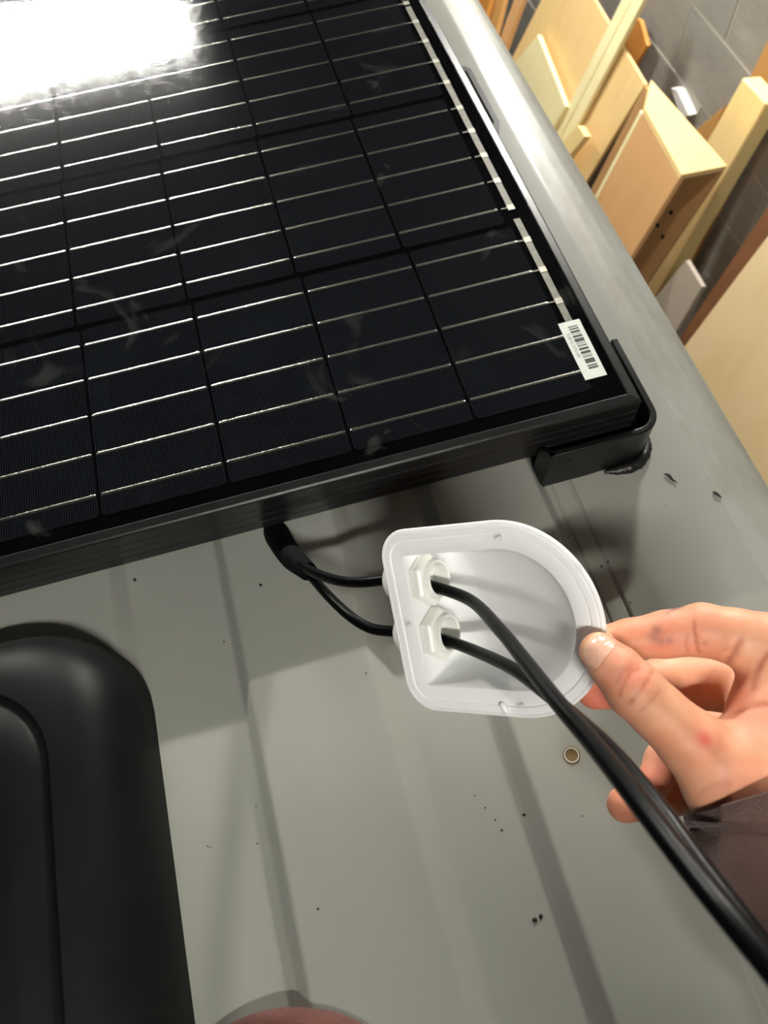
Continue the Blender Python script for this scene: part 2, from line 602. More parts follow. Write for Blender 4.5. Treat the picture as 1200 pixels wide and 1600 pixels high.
shaving([(1037, 741), (1044, 744), (1050, 750), (1057, 755)], 1.0, 'curled black plastic shaving on the roof just beside the panel bracket')
shaving([(1113, 769), (1119, 773), (1127, 779)], 1.1, 'black plastic shaving on the roof edge, farther from the panel bracket')

# ------------------------------------------------------------------ solar panel
PX0, PX1, PY0, PY1 = -1066.0, 107.0, -34.0, 642.0
sol = empty('solar_module', (PX1, PY0, -35), 'large black framed solar panel with silver busbars, raised on brackets over the roof', 'solar panel')
build('backsheet', box(PX0 + 4, PX1 - 4, PY0 + 4, PY1 - 4, -2.0, -.7), MAT['back'], sol)
pr = [(7.2, -.6), (7.2, 1.1), (6.8, 1.5), (1.6, .9), (.4, .2), (0, -.9), (0, -9), (.3, -9.4), (.3, -10.6), (0, -11), (0, -17), (.3, -17.4), (.3, -18.6), (0, -19), (0, -25.5), (.3, -26), (.3, -27), (0, -27.4), (0, -35), (22, -35), (22, -33.4), (1.8, -33.4), (1.8, -2.4), (7.2, -2.4)]
co = [(PX0, PY0), (PX1, PY0), (PX1, PY1), (PX0, PY1)]
for i in range(4):
    a, b = np.array(co[i]), np.array(co[(i + 1) % 4])
    d = (b - a) / np.linalg.norm(b - a); n = np.array([-d[1], d[0]])
    r0 = [(*(a + d * s + n * s), z) for s, z in pr]
    r1 = [(*(b - d * s + n * s), z) for s, z in pr]
    bevel(build('frame_rail', rings([r0, r1], True, True, True), MAT['frame'], sol, False), .35, 2, 50)
gv_, gf_ = box(PX0 + 7, PX1 - 7, PY0 + 7, PY1 - 7, .15, .65)
build('glass', (gv_, gf_[1:]), MAT['glass'], sol)
NC, NR, CW, RP = 14, 4, 81.4946, 162.2564
ROFF = [0, -2.66, -.33, -1.5]


def cell_geo():
    w, h, c = CW - 1.3, 157.0, 2.0
    x0, x1, y0, y1 = 0, w, 0, h
    p = [(x0, y0 + c), (x0 + c, y0), (x1 - c, y0), (x1, y0 + c), (x1, y1 - c), (x1 - c, y1), (x0 + c, y1), (x0, y1 - c)]
    return prism([(x, y, -.7) for x, y in p], (0, 0, .45))


def bus_geo():
    r = 1.15
    xs = [1.0, 1.6, 2.2, 2.9, 3.6] + list(np.linspace(6, CW - 7.5, 7)) + [CW - 5.0, CW - 4.3, CW - 3.6, CW - 2.9, CW - 2.3]
    hs = [.35, .9, 1.15, 1.1, 1.0] + [1.0] * 7 + [1.0, 1.1, 1.15, .9, .35]
    rr = [[(x, r * k * q, -.2 + .125 * r * (1 - q * q)) for q in np.linspace(-1, 1, 9)] for x, k in zip(xs, hs)]
    return rings(rr, False)


CM = mesh_data('cell', *cell_geo(), MAT['cell'], V((0, 0, 0)))
BM = mesh_data('busbar', *bus_geo(), MAT['tin'], V((0, 0, 0)), True)
for r in range(NR):
    for c in range(NC):
        x = .65 + CW * (0 - c) + ROFF[r]
        y = -15.6 + RP * r
        o = link(bpy.data.objects.new('cell', CM)); o.parent = sol
        o.location = V((x, y, 0)) - origin_of(sol)
        for j in range(5):
            b = link(bpy.data.objects.new('busbar', BM)); b.parent = o
            b.location = (0, (15.6 + 31.5 * j) * .001, 0)
for y0, y1, pads in ((-6, 149, [31.5 * j for j in range(5)]), (161, 444.5, [RP + 31.5 * j for j in range(5)] + [2 * RP + 31.5 * j for j in range(5)]), (456, 618, [3 * RP + 31.5 * j for j in range(5)])):
    o = build('ribbon', box(85.2, 90.2, y0, y1, -.68, -.35), MAT['ribbon'], sol)
    for p in pads:
        build('solder_pad', box(85.0, 90.4, p - 3, p + 2.4, -.36, -.1), MAT['pad'], o)
        build('busbar_tail', box(80, 85.6, p - .55, p + .55, -.68, -.2), MAT['ribbon'], o)
lab = build('serial_label', prism([(79.2, 42.6, -.06), (94.8, 42.6, -.06), (92.9 + 1.2, -7.8, -.06), (78.8, -7.8, -.06)], (0, 0, .16)), MAT['paper'], sol)
bars = []
yy = 38.0
pat = [(1.0, .9), (1.3, 1.0), (1.9, 2.3), (1.9, .9), (3.2, 3.0), (1.0, 1.3), (2.0, 1.1), (2.2, 2.1), (.9, 1.4), (3.9, 1.4), (1.2, .6), (1.7, .3)]
pale = []
for k, (w, gp) in enumerate(pat):
    bars.append(box(84.6, 91.4, yy - w, yy, .09, .13))
    if gp > 1.9: pale.append(box(84.6, 91.4, yy - w - gp + .6, yy - w - .5, .09, .12))
    yy -= w + gp
tag(build('barcode', join(*bars), MAT['ink'], lab), 'black barcode bars', kind='stuff')
tag(build('pale_barcode_bars', join(*pale), MAT['greyink'], lab), 'pale grey barcode bars', kind='stuff')
fc = bpy.data.curves.new('serial_digits', 'FONT')
fc.body = '928721373149'
fc.size = .0032
fc.space_character = 1.12
fc.extrude = .00002
fc.materials.append(MAT['ink'])
fo = bpy.data.objects.new('digits', fc)
SC.collection.objects.link(fo)
bpy.context.view_layer.update()
dm = bpy.data.meshes.new_from_object(fo.evaluated_get(bpy.context.evaluated_depsgraph_get()))
bpy.data.objects.remove(fo)
fo = link(bpy.data.objects.new('serial_digits', dm))
fo['kind'] = 'stuff'
fo.parent = lab
fo.rotation_euler = (0, 0, -math.pi / 2)
fo.location = V((81.2, 32.5, .11)) - origin_of(lab)

# ------------------------------------------------------------------ panel brackets
brk = empty('corner_bracket', (83, -10, FT - 1), 'black plastic corner bracket glued under the near corner of the solar panel', 'bracket')
OX, OY, RT, RB = 121.5, -48.5, -16.0, -55.5


def wall_path(off, n=8, r=17.0):
    """outer wall line in plan, moved inwards by off"""
    x1, y0 = OX - off, OY + off
    rr = max(r - off, .5)
    p = [(41.0 + off * .0, y0)]
    p += [(x1 - rr + rr * math.sin(t), y0 + rr - rr * math.cos(t)) for t in np.linspace(0, math.pi / 2, n)]
    p += [(x1, 31.0)]
    return p


def wall(off0, off1, z0, z1):
    a, b = wall_path(off0), wall_path(off1)
    rr = []
    for p, q in zip(a, b):
        rr.append([(*p, z0), (*p, z1), (*q, z1), (*q, z0)])
    return rings(rr, True, True, True)


bevel(build('outer_wall', wall(0, 4.6, RB, RT), MAT['bracket'], brk, True, 40), .9, 3)
build('ledge', prism([(x, y, -55) for x, y in [(44, -43), (104, -43.5), (116, -30), (116, 30), (44, 30)]], (0, 0, 19.6)), MAT['bracket'], brk)
bevel(build('end_gusset', prism([(41, OY + 4, RT), (41, OY, RT), (37.5, OY - 1.5, RB), (35.5, -38, RB), (39, -36, RT - 6)], (4.0, 0, 0)), MAT['bracket'], brk), .6)
for (u, v) in ((886.5, 722), (957, 703)):
    d = CR.T @ np.array([(u - 600) / FL, (v - 800) / FL, 1.0]); p = CC + d * (OY - CC[1]) / d[1]
    build('screw_hole', lathe((p[0], OY - .15, p[2]), (0, 1, 0), [(-.05, 3.1), (.1, 2.7), (.1, .01)], 16), MAT['hole'], brk)
bead = [(86, -50, -54.5), (94, -51.5, -54), (103, -52, -53), (112, -49.5, -52.5), (119, -44, -52), (123, -36, -52), (124, -20, -52.5), (124, 10, -53), (123, 28, -54)]
sg = catmull(bead, 8)
sg[:, :2] += rng.normal(0, .35, (len(sg), 2))
build('sealant_bead', tube(sg, [1.5, 3.2, 4.5, 4.8, 3.6, 3, 2.4, 2, 1.2], 10), MAT['seal'], brk, True, 60)['label'] = 'ragged black sealant under the bracket'

sb = empty('side_bracket', (115, 315, FT), 'black plastic side bracket on the long edge of the solar panel, near the lumber', 'bracket')
poly = [(106, 366), (118, 366), (122, 360), (122, 282), (113, 256), (108.5, 250)]
inn = [(106, 360), (115.5, 360), (117.5, 357), (117.5, 284), (110, 262), (107.5, 258)]
rr = [[(x, y, FT) for x, y in poly], [(x, y, -17) for x, y in poly], [(x, y, -17) for x, y in inn], [(x, y, -36) for x, y in inn]]
bevel(build('outer_wall', rings(rr, True, True, True), MAT['bracket'], sb), .8, 2)
build('ledge', box(84, 107, 262, 358, FT, -35.4), MAT['bracket'], sb)

# ------------------------------------------------------------------ smoked roof vent lid, lower left
vent = empty('roof_vent', (-440, -254, -48), 'dark smoked plastic roof vent lid standing on the roof beside the cables', 'roof vent')
VX1, VY1, VX0, VY0 = -241.0, -68.0, -640.0, -440.0


def vent_ring(inset, z, r):
    pts = []
    for cx, cy, a0 in ((VX1 - inset - r, VY1 - inset - r, 0), (VX0 + inset + r, VY1 - inset - r, 90), (VX0 + inset + r, VY0 + inset + r, 180), (VX1 - inset - r, VY0 + inset + r, 270)):
        pts += [(cx + r * math.cos(math.radians(a0 + t)), cy + r * math.sin(math.radians(a0 + t)), z) for t in np.linspace(0, 90, 10)]
    return pts


vr = [(0, -49.8, 62), (.6, -42, 62), (3, -28, 62), (8, -14, 60), (15, -3, 58), (24, 4, 56), (34, 7.5, 54), (41, 8.6, 50), (42.2, 7.2, 49), (45.5, 7.2, 47), (46.8, 9.2, 46), (62, 11.5, 44), (110, 14, 40), (145, 15, 24)]
build('lid', rings([vent_ring(*q) for q in vr], True, True, True), MAT['vent'], vent, True, 50)

# ------------------------------------------------------------------ white cable entry housing held in the hand
QR = np.array([[0.7802, -0.192, -0.5953], [-0.0937, -0.9769, 0.1923], [-0.6185, -0.0942, -0.7801]])
QT = np.array([4.529, 53.841, 376.155])
WR = CR.T @ QR
WT = CR.T @ QT + CC
HA, HCX, HRC, HM, HL = 45.0, 62.686, 15.1, 12.64, 12.66


def hw(p):
    """housing frame (u along its length, v across, d towards its open side) to the world"""
    return WR @ np.array(p, float) + WT


def dshape(a, cx, rx, L, rc, d):
    rc = max(rc, .3)
    p = [(cx + rx * math.cos(t), a * math.sin(t)) for t in np.linspace(math.pi / 2, -math.pi / 2, 49)]
    p += [(cx + (L + rc - cx) * s, -a) for s in np.linspace(0, 1, 9)[1:-1]]
    p += [(L + rc + rc * math.cos(t), -a + rc + rc * math.sin(t)) for t in np.linspace(-math.pi / 2, -math.pi, 9)]
    p += [(L, (-a + rc) + (2 * a - 2 * rc) * s) for s in np.linspace(0, 1, 9)[1:-1]]
    p += [(L + rc + rc * math.cos(t), a - rc + rc * math.sin(t)) for t in np.linspace(math.pi, math.pi / 2, 9)]
    p += [(L + rc + (cx - L - rc) * s, a) for s in np.linspace(0, 1, 9)[1:-1]]
    return [hw((u, v, d)) for u, v in p]


def off(o, d): return dshape(HA - o, HCX, HA - o, o, HRC - o, d)


hous = empty('cable_entry_housing', hw((45, 0, -15)), 'white plastic double cable entry housing held open side up, cables through its two glands', 'cable housing')
SD = 31.0


def inner(s, grow=0.0):
    """ring of the bowl at depth fraction s; grow pushes it outwards for the outer skin"""
    a = (HA - HM) * (1 - .14 * s) - 1.5 * s + grow
    q = 1 - s ** 1.35
    end = 31 + (HCX + HA - HM - 31) * q + grow            # far end of the section
    cx = 20 + (HCX - 20) * (.25 + .75 * q) * (1 - .25 * s) + 0
    cx = min(cx, end - 8)
    return dshape(a, cx, end - cx, HL + .6 * s - grow, .6 + 3 * s + grow, -.7 - SD * s - grow * .6 * (s > .97))


fl = [off(12.0, -2.6), off(3, -2.6), off(.5, -2.5), off(0, -2.0), off(0, -1.0), off(.25, -.45), off(.7, -.25), off(1.5, -.25), off(1.7, -.75), off(2.1, -.75), off(2.3, 0), off(5.2, 0), off(5.45, -.9), off(5.9, -.9), off(6.1, -.5), off(11.9, -.5), off(12.45, -.7)]
ss = [0, .03, .08, .16, .26, .38, .5, .62, .73, .82, .89, .94, .975, 1.0]
bowl = [inner(s) for s in ss]
outer = [inner(s, 2.4) for s in ss]
geo = rings(list(reversed(outer))[:-1] + [off(12.64 - 2.4, -2.7)] + fl[0:] + bowl, True, True, True)
build('shell', geo, MAT['white'], hous, True, 38)
for (u, v, r) in ((100.0, 22, 2.1), (66.0, 38.0, 2.3), (8.5, -1.0, 2.1), (62, -38.2, 2.2)):
    build('moulding_mark', lathe(hw((u, v, -.5)), WR[:, 2], [(-.05, r), (.12, r), (.12, r - .25), (0, r - .35), (0, .05)], 18), MAT['white'], hous, True, 40)
blob = [hw((53 + dx, -38.8 + dv, dz)) for dx, dv, dz in ((0, 0, .0), (1.2, -.5, 1.1), (2.0, -2.0, 1.3), (2.2, -3.6, .9), (1.4, -4.8, .1))]
build('plastic_flash', tube(catmull(blob, 5), [1.0, 1.5, 1.3, 1.0, .5], 9), MAT['white'], hous, True, 60)['label'] = 'torn lump of white plastic on the rim'
GD = -14.0
GV = (17.3, -10.2)
UA = WR[:, 0]
for gv in GV:
    gl = empty('cable_gland', hw((4, gv, GD)))
    gl.parent = hous
    gl.location = V(hw((4, gv, GD))) - hous.location
    c = hw((0, gv, GD))
    build('dome_cap', lathe(c, UA, [(10.4, 8), (10.4, 11.3), (2.5, 11.3), (-1, 11.0), (-4, 10.2), (-6.4, 8.8), (-8.2, 6.6), (-9.0, 4.4), (-9.0, 3.1), (-6.5, 3.1), (-6.5, 7.2), (10.4, 7.2)], 36), MAT['nut'], gl, True, 35)
    hexp = [(13.2, 9.2), (13.2, 13.4), (17.6, 13.4), (19.2, 12.0), (19.2, 9.2)]
    nv, nf = lathe(c, UA, hexp, 6, math.radians(8))
    bevel(build('lock_nut', (nv, nf), MAT['nut'], gl, False), .55, 3, 20)
    build('threaded_collar', lathe(c, UA, [(13.2, 9.5), (21.6, 9.5), (22.4, 9.1), (22.6, 8.6), (22.3, 7.9), (13.4, 7.8), (13.3, 3.2)], 36), MAT['nut'], gl, True, 35)

# ------------------------------------------------------------------ the two cables and their sleeve
cr = 2.85
pa = [ray_point(404, 760, 560), ray_point(420, 815, 528), ray_point(448, 862, 480), ray_point(478, 888, 444), ray_point(520, 905, 415), ray_point(560, 910, 400), hw((-9, GV[0] + .5, GD)), hw((6, GV[0] - .8, GD)), hw((18, GV[0] - 3.2, GD + 1.5)),
      ray_point(735, 938, 352), ray_point(782, 985, 312), ray_point(826, 1040, 276), ray_point(872, 1098, 244), ray_point(930, 1166, 216), ray_point(1000, 1256, 190), ray_point(1080, 1360, 170), ray_point(1150, 1446, 157), ray_point(1250, 1568, 145), ray_point(1380, 1740, 135)]
pb = [ray_point(413, 764, 566), ray_point(428, 818, 533), ray_point(455, 868, 486), ray_point(484, 898, 450), ray_point(512, 930, 425), ray_point(546, 962, 408), ray_point(580, 982, 400), hw((-9, GV[1] + .5, GD)), hw((6, GV[1] - .6, GD)), hw((18, GV[1] - 2.8, GD + 1.0)),
      ray_point(742, 1017, 356), ray_point(800, 1044, 322), ray_point(850, 1080, 292), ray_point(900, 1122, 266), ray_point(960, 1178, 240), ray_point(1030, 1262, 216), ray_point(1090, 1345, 200), ray_point(1170, 1450, 184), ray_point(1260, 1565, 172), ray_point(1390, 1740, 160)]
ca = build('solar_cable', tube(catmull(pa, 9), cr, 16), MAT['cable'], None, True, 60)
tag(ca, 'black solar cable through the upper gland, crossing over the other cable', 'cable', 'black solar cables')
cb = build('solar_cable', tube(catmull(pb, 9), cr, 16), MAT['cable'], None, True, 60)
tag(cb, 'black solar cable through the lower gland, running beneath the other cable', 'cable', 'black solar cables')
sl = catmull([(np.array(a) + np.array(b)) / 2 for a, b in zip(pa[:4], pb[:4])], 8)
tag(build('cable_sleeve', tube(sl, [9.5, 9.2, 8.6, 7.4, 5.6], 16), MAT['sleeve'], None, True, 60), 'matt black sleeve around both cables where they leave the panel', 'sleeve')


# ------------------------------------------------------------------ the person: hand, sleeve
def seg_sdf(P, a, b, ra, rb):
    ab = b - a
    t = np.clip(((P - a) @ ab) / (ab @ ab), 0, 1)
    return np.linalg.norm(P - (a + t[..., None] * ab), axis=-1) - (ra + (rb - ra) * t)


def smin(a, b, k):
    h = np.clip(.5 + .5 * (b - a) / k, 0, 1)
    return b + (a - b) * h - k * h * (1 - h)


def J(u, v, z, r): return (ray_point(u, v, z), r)


WRI = J(1228, 1262, 306, 28)
PALM = [(J(1228, 1262, 306, 27), J(1240, 1130, 316, 24)), (J(1240, 1130, 316, 24), J(1245, 1050, 318, 17)), (J(1240, 1130, 322, 22), J(1255, 1210, 340, 18)),
        (J(1212, 1240, 304, 29.5), J(1300, 1400, 292, 31))]
FING = [
    # thumb, then index, middle, ring and little finger, each from its tip
    ([J(937, 1019, 306.5, 8.0), J(965, 1047, 302, 9.7), J(992, 1078, 299, 11.2), J(1028, 1112, 299, 11.0), J(1080, 1160, 300, 13.0), J(1140, 1215, 303, 19), J(1215, 1262, 306, 25)], 9),
    ([J(937, 1007, 327.5, 7.6), J(985, 999, 327, 8.6), J(1040, 991, 325, 9.8), J(1098, 984, 322, 11.0), J(1150, 995, 318, 11.5), J(1235, 1012, 314, 13.5)], 7),
    ([J(930, 1079, 340, 8.2), J(985, 1074, 346, 9.6), J(1045, 1066, 349, 12.0), J(1132, 1068, 350, 12.6), J(1250, 1090, 332, 14)], 6),
    ([J(1022, 1222, 366, 8.0), J(1038, 1188, 371, 9.0), J(1070, 1155, 374, 9.8), J(1130, 1140, 372, 10.5), J(1250, 1165, 350, 14)], 6),
    ([J(976, 1257, 370, 8.4), J(1030, 1250, 374, 8.4), J(1110, 1238, 376, 9), J(1250, 1230, 350, 13)], 6)]


def hand_sdf(P):
    palm = None
    for (a, ra), (b, rb) in PALM:
        d = seg_sdf(P, a, b, ra, rb)
        palm = d if palm is None else smin(palm, d, 9)
    # web of skin between thumb and index finger
    d = seg_sdf(P, J(1195, 1165, 304, 0)[0], J(1205, 1060, 313, 0)[0], 15, 12)
    palm = smin(palm, d, 8)
    out = None
    for pts, kk in FING:
        f = None
        for (a, ra), (b, rb) in zip(pts[:-1], pts[1:]):
            d = seg_sdf(P, a, b, ra, rb)
            f = d if f is None else smin(f, d, 2.0)
        f = smin(f, palm, kk)
        out = f if out is None else np.minimum(out, f)
    for (a, b, w, dep) in CREASE:
        d = seg_sdf(P, a, b, 0, 0)
        out = out + .55 * dep * np.exp(-(d / w) ** 2)
    return out


def surf_z(u, v, lo=250, hi=340):
    """depth at which the sight line through a picture point meets the hand"""
    z = np.linspace(lo, hi, 400)
    P = np.array([ray_point(u, v, q) for q in z])
    s = hand_sdf(P)
    i = np.where(s < 0)[0]
    return z[i[0]] if len(i) else None


CREASE = []
cl = [((968, 1088), (983, 1052), (998, 1044), 1.1, .7), ((985, 1098), (1008, 1068), (1020, 1048), 1.1, .7), ((1000, 1112), (1018, 1094), (1030, 1080), 1.1, .35), ((963, 1068), (975, 1050), (988, 1040), 1.0, .4),
      ((1085, 970), (1086, 998), (1092, 1020), 1.1, .75), ((1073, 992), (1072, 1005), (1075, 1019), 1.0, .4), ((1158, 1000), (1145, 1020), (1136, 1036), 1.6, 1.4), ((1199, 1022), (1184, 1045), (1176, 1075), 1.5, .9), ((1200, 1100), (1176, 1104), (1150, 1112), 1.5, .8),
      ((1092, 1240), (1112, 1228), (1140, 1222), 1.4, .25)]
CPT = []
tmp = []
for a, b, c, w, dep in cl:
    zs = [surf_z(*q) for q in (a, b, c)]
    zs = [z for z in zs]
    ref = [z for z in zs if z]
    if not ref: continue
    q = [ray_point(*p, (z or ref[0])) for p, z in zip((a, b, c), zs)]
    tmp += [(q[0], q[1], w, dep), (q[1], q[2], w, dep)]
CREASE = tmp

allp = np.array([p for pts, _ in FING for p, r in pts] + [p for ab in PALM for p, r in ab])
lo3 = np.maximum(allp.min(0) - 32, np.array([-1e9] * 3)); hi3 = allp.max(0) + 32
VOX = 1.25
ax = [np.arange(l, h, VOX) for l, h in zip(lo3, hi3)]
shape = tuple(len(a) for a in ax)
F = np.empty(shape, np.float32)
# coarse pass first, then only the neighbourhood of the skin
KC = 5
cx = [np.append(a[::KC], a[-1]) for a in ax]
GC = np.stack(np.meshgrid(*cx, indexing='ij'), -1)
FC = hand_sdf(GC)
idx = [np.minimum(np.arange(n) // KC, len(c) - 1) for n, c in zip(shape, cx)]
F[:] = FC[np.ix_(*idx)]
near = np.abs(F) < KC * VOX * 1.8 + 2
ii = np.argwhere(near)
for s in range(0, len(ii), 300000):
    k = ii[s:s + 300000]
    P = np.stack([ax[0][k[:, 0]], ax[1][k[:, 1]], ax[2][k[:, 2]]], -1)
    F[k[:, 0], k[:, 1], k[:, 2]] = hand_sdf(P)


def surface_nets(F, ax):
    ins = F < 0
    n = np.zeros(tuple(s - 1 for s in F.shape), np.int8)
    for i in (0, 1):
        for j in (0, 1):
            for k in (0, 1):
                n += ins[i:F.shape[0] - 1 + i, j:F.shape[1] - 1 + j, k:F.shape[2] - 1 + k]
    act = np.argwhere((n > 0) & (n < 8))
    vid = -np.ones(n.shape, np.int64)
    vid[tuple(act.T)] = np.arange(len(act))
    acc = np.zeros((len(act), 3)); cnt = np.zeros(len(act))
    cs = [(0, 0, 0), (1, 0, 0), (0, 1, 0), (1, 1, 0), (0, 0, 1), (1, 0, 1), (0, 1, 1), (1, 1, 1)]
    ed = [(0, 1), (2, 3), (4, 5), (6, 7), (0, 2), (1, 3), (4, 6), (5, 7), (0, 4), (1, 5), (2, 6), (3, 7)]
    for a, b in ed:
        ca, cb = np.array(cs[a]), np.array(cs[b])
        fa = F[tuple((act + ca).T)]; fb = F[tuple((act + cb).T)]
        m = (fa < 0) != (fb < 0)
        t = np.where(m, fa / np.where(m, fa - fb, 1), 0)
        acc += np.where(m[:, None], ca + t[:, None] * (cb - ca), 0); cnt += m
    p = act + acc / cnt[:, None]
    v = np.stack([ax[d][0] + p[:, d] * VOX for d in range(3)], -1)
    fs = []
    for d in range(3):
        sl0 = [slice(1, -1)] * 3; sl1 = [slice(1, -1)] * 3
        sl0[d] = slice(0, -1); sl1[d] = slice(1, None)
        A, B = ins[tuple(sl0)], ins[tuple(sl1)]
        e = np.argwhere(A != B)
        o = np.ones(3, int); o[d] = 0
        e = e + o
        d1, d2 = [x for x in range(3) if x != d]
        u1 = np.zeros(3, int); u1[d1] = 1
        u2 = np.zeros(3, int); u2[d2] = 1
        q = np.stack([vid[tuple((e - u1 - u2).T)], vid[tuple((e - u2).T)], vid[tuple(e.T)], vid[tuple((e - u1).T)]], -1)
        fs.append(q[(q >= 0).all(1)])
    return v, np.concatenate(fs)


hv, hf = surface_nets(F, ax)
for it in range(3):
    e = .4
    d0 = hand_sdf(hv)
    gr = np.stack([hand_sdf(hv + np.eye(3)[i] * e) - d0 for i in range(3)], -1) / e
    gr /= np.linalg.norm(gr, axis=1)[:, None] + 1e-9
    hv = hv - np.clip(d0, -.8, .8)[:, None] * gr
per = empty('person', ray_point(1228, 1262, 306), 'person in brown fleece sleeves holding the white housing between thumb and fingers', 'person')
hand = build('hand', (hv, hf), MAT['skin'], per, True)
tone = np.zeros((len(hv), 4)); tone[:, 3] = 1


def spot(u, v, z, r, ch, amt):
    c = ray_point(u, v, z if z else surf_z(u, v))
    d = np.linalg.norm(hv - c, axis=1)
    tone[:, ch] = np.maximum(tone[:, ch], amt * np.exp(-(d / r) ** 2))


spot(1101, 1156, None, 3.4, 0, .95)
spot(1103, 1158, None, 7, 0, .3)
spot(1040, 1000, None, 14, 0, .3); spot(1090, 1000, None, 12, 0, .2)
spot(968, 1012, None, 8, 0, .25); spot(960, 1022, None, 5, 0, .3); spot(988, 1052, None, 7, 0, .45); spot(960, 1050, None, 9, 0, .3)
spot(930, 1095, 335, 14, 0, .6); spot(1020, 1210, 362, 12, 0, .45); spot(975, 1265, 366, 10, 0, .3)
spot(1150, 1090, None, 12, 0, .35); spot(1180, 1120, None, 12, 0, .25); spot(1160, 1240, None, 14, 0, .2)
for (u, v, r, a) in ((1056, 951, 2.2, .9), (1050, 953, 1.8, .7), (1063, 949, 1.6, .8), (1044, 958, 1.4, .5), (1026, 984, 2.4, .55), (1022, 996, 2.6, .5), (1032, 1002, 2.2, .4), (1046, 1001, 1.6, .55), (1150, 1020, 1.5, .3), (1101, 1005, 1.2, .3), (1136, 1014, 1.2, .3)):
    z = surf_z(u, v)
    if z: spot(u, v, z, r, 1, a)
for a, b, w, dep in CREASE:
    d = seg_sdf(hv, a, b, 0, 0)
    tone[:, 2] = np.maximum(tone[:, 2], min(.7, dep) * np.exp(-(d / (w * .8)) ** 2))
ca_ = hand.data.color_attributes.new('tone', 'FLOAT_COLOR', 'POINT')
ca_.data.foreach_set('color', tone.ravel())


# thumb nail, laid on the skin
def nail():
    out = [(910, 1024), (911, 1012), (916, 1002), (924, 993), (933, 988), (944, 986), (955, 990), (961, 999), (962, 1007), (955, 1018), (946, 1029), (938, 1040), (930, 1046), (920, 1042), (914, 1034)]
    c = np.array((935, 1014.0))
    pts = catmull([np.array(p, float) for p in out] + [np.array(out[0], float)], 3)[:-1]
    verts, faces = [], []
    sc = [1.0, .96, .86, .6, .3]
    n = len(pts)
    lift = [-.25, .38, .5, .62, .66]
    for s, lf in zip(sc, lift):
        for p in pts:
            q = c + (p - c) * s
            z = surf_z(*q) or surf_z(*(c + (q - c) * .93)) or surf_z(*(c + (q - c) * .8))
            verts.append(ray_point(*q, z - lf))
    z = surf_z(*c); verts.append(ray_point(*c, z - .67))
    for i in range(len(sc) - 1):
        for j in range(n):
            k = (j + 1) % n
            faces.append((i * n + j, i * n + k, (i + 1) * n + k, (i + 1) * n + j))
    i = len(sc) - 1
    faces += [(i * n + j, i * n + (j + 1) % n, len(verts) - 1) for j in range(n)]
    o = build('fingernail', (verts, faces), [MAT['nail'], MAT['nailtip']], per, True, 60)
    ncen = [np.mean([0])]
    me = o.data
    for f in me.polygons:
        idx = f.vertices[0]
        if idx < 3 * n:
            j = idx % n
            if 0 <= j <= 18 and idx < 2 * n: f.material_index = 1
    return o


nail()


def sleeve(path, radii, mat, name, parent, hem=True, squash=(1, 1), fold=1.0):
    g = catmull(path, 14)
    n = len(g)
    rad = np.interp(np.linspace(0, 1, n), np.linspace(0, 1, len(radii)), radii)
    tg = np.gradient(g, axis=0); tg /= np.linalg.norm(tg, axis=1)[:, None]
    a = CR[2] - tg[0] * (CR[2] @ tg[0]); a /= np.linalg.norm(a)
    rr = []
    seg = 48
    arc = np.concatenate([[0], np.cumsum(np.linalg.norm(np.diff(g, axis=0), axis=1))])

    def ring(i, extra, back=0.0):
        aa = a - tg[i] * (a @ tg[i]); aa /= np.linalg.norm(aa); bb = np.cross(tg[i], aa)
        out = []
        for t in np.linspace(0, 2 * np.pi, seg, endpoint=False):
            w = fold * (1.0 * math.sin(3 * t + arc[i] * .05) + .8 * math.sin(5 * t - arc[i] * .11 + 1) + 1.3 * math.sin(arc[i] * .16 + 2 * math.sin(t))) * min(1, arc[i] / 25)
            r = rad[i] + extra + w
            out.append(g[i] - tg[i] * back + r * (aa * math.cos(t) * squash[0] + bb * math.sin(t) * squash[1]))
        return out
    if hem:
        rr += [ring(3, -3.2), ring(0, -3.0), ring(0, -2.4, .8), ring(0, -.8, 1.0), ring(0, .2, .3)]
    for i in range(n):
        ex = 0
        if hem:
            ex = -2.2 * math.exp(-((arc[i] - 13) / 1.8) ** 2) + .8 * math.exp(-((arc[i] - 6) / 5) ** 2)
        rr.append(ring(i, ex))
    return build(name, rings(rr, True, not hem, True), mat, parent, True, 70)


sp_ = [ray_point(1210, 1232, 303), ray_point(1224, 1262, 300), ray_point(1240, 1316, 296), ray_point(1296, 1376, 290), ray_point(1390, 1480, 282), ray_point(1530, 1620, 268), ray_point(1750, 1800, 255)]
sleeve(sp_, [35.5, 37, 38.5, 41, 45, 50, 56], MAT['fleece'], 'sleeve', per)['label'] = 'brown fleece sleeve cuff at the wrist of the holding hand'
# the photographer's upper body and head behind the camera
def solid(name, f, lo, hi, vox, mat, parent):
    ax = [np.arange(l, h, vox) for l, h in zip(lo, hi)]
    global VOX
    keep, VOX = VOX, vox
    v, fc = surface_nets(f(np.stack(np.meshgrid(*ax, indexing='ij'), -1)), ax)
    VOX = keep
    return build(name, (v, fc), mat, parent, True)


BC = np.array([-75.0, -714.0, 505.0])        # middle of the head


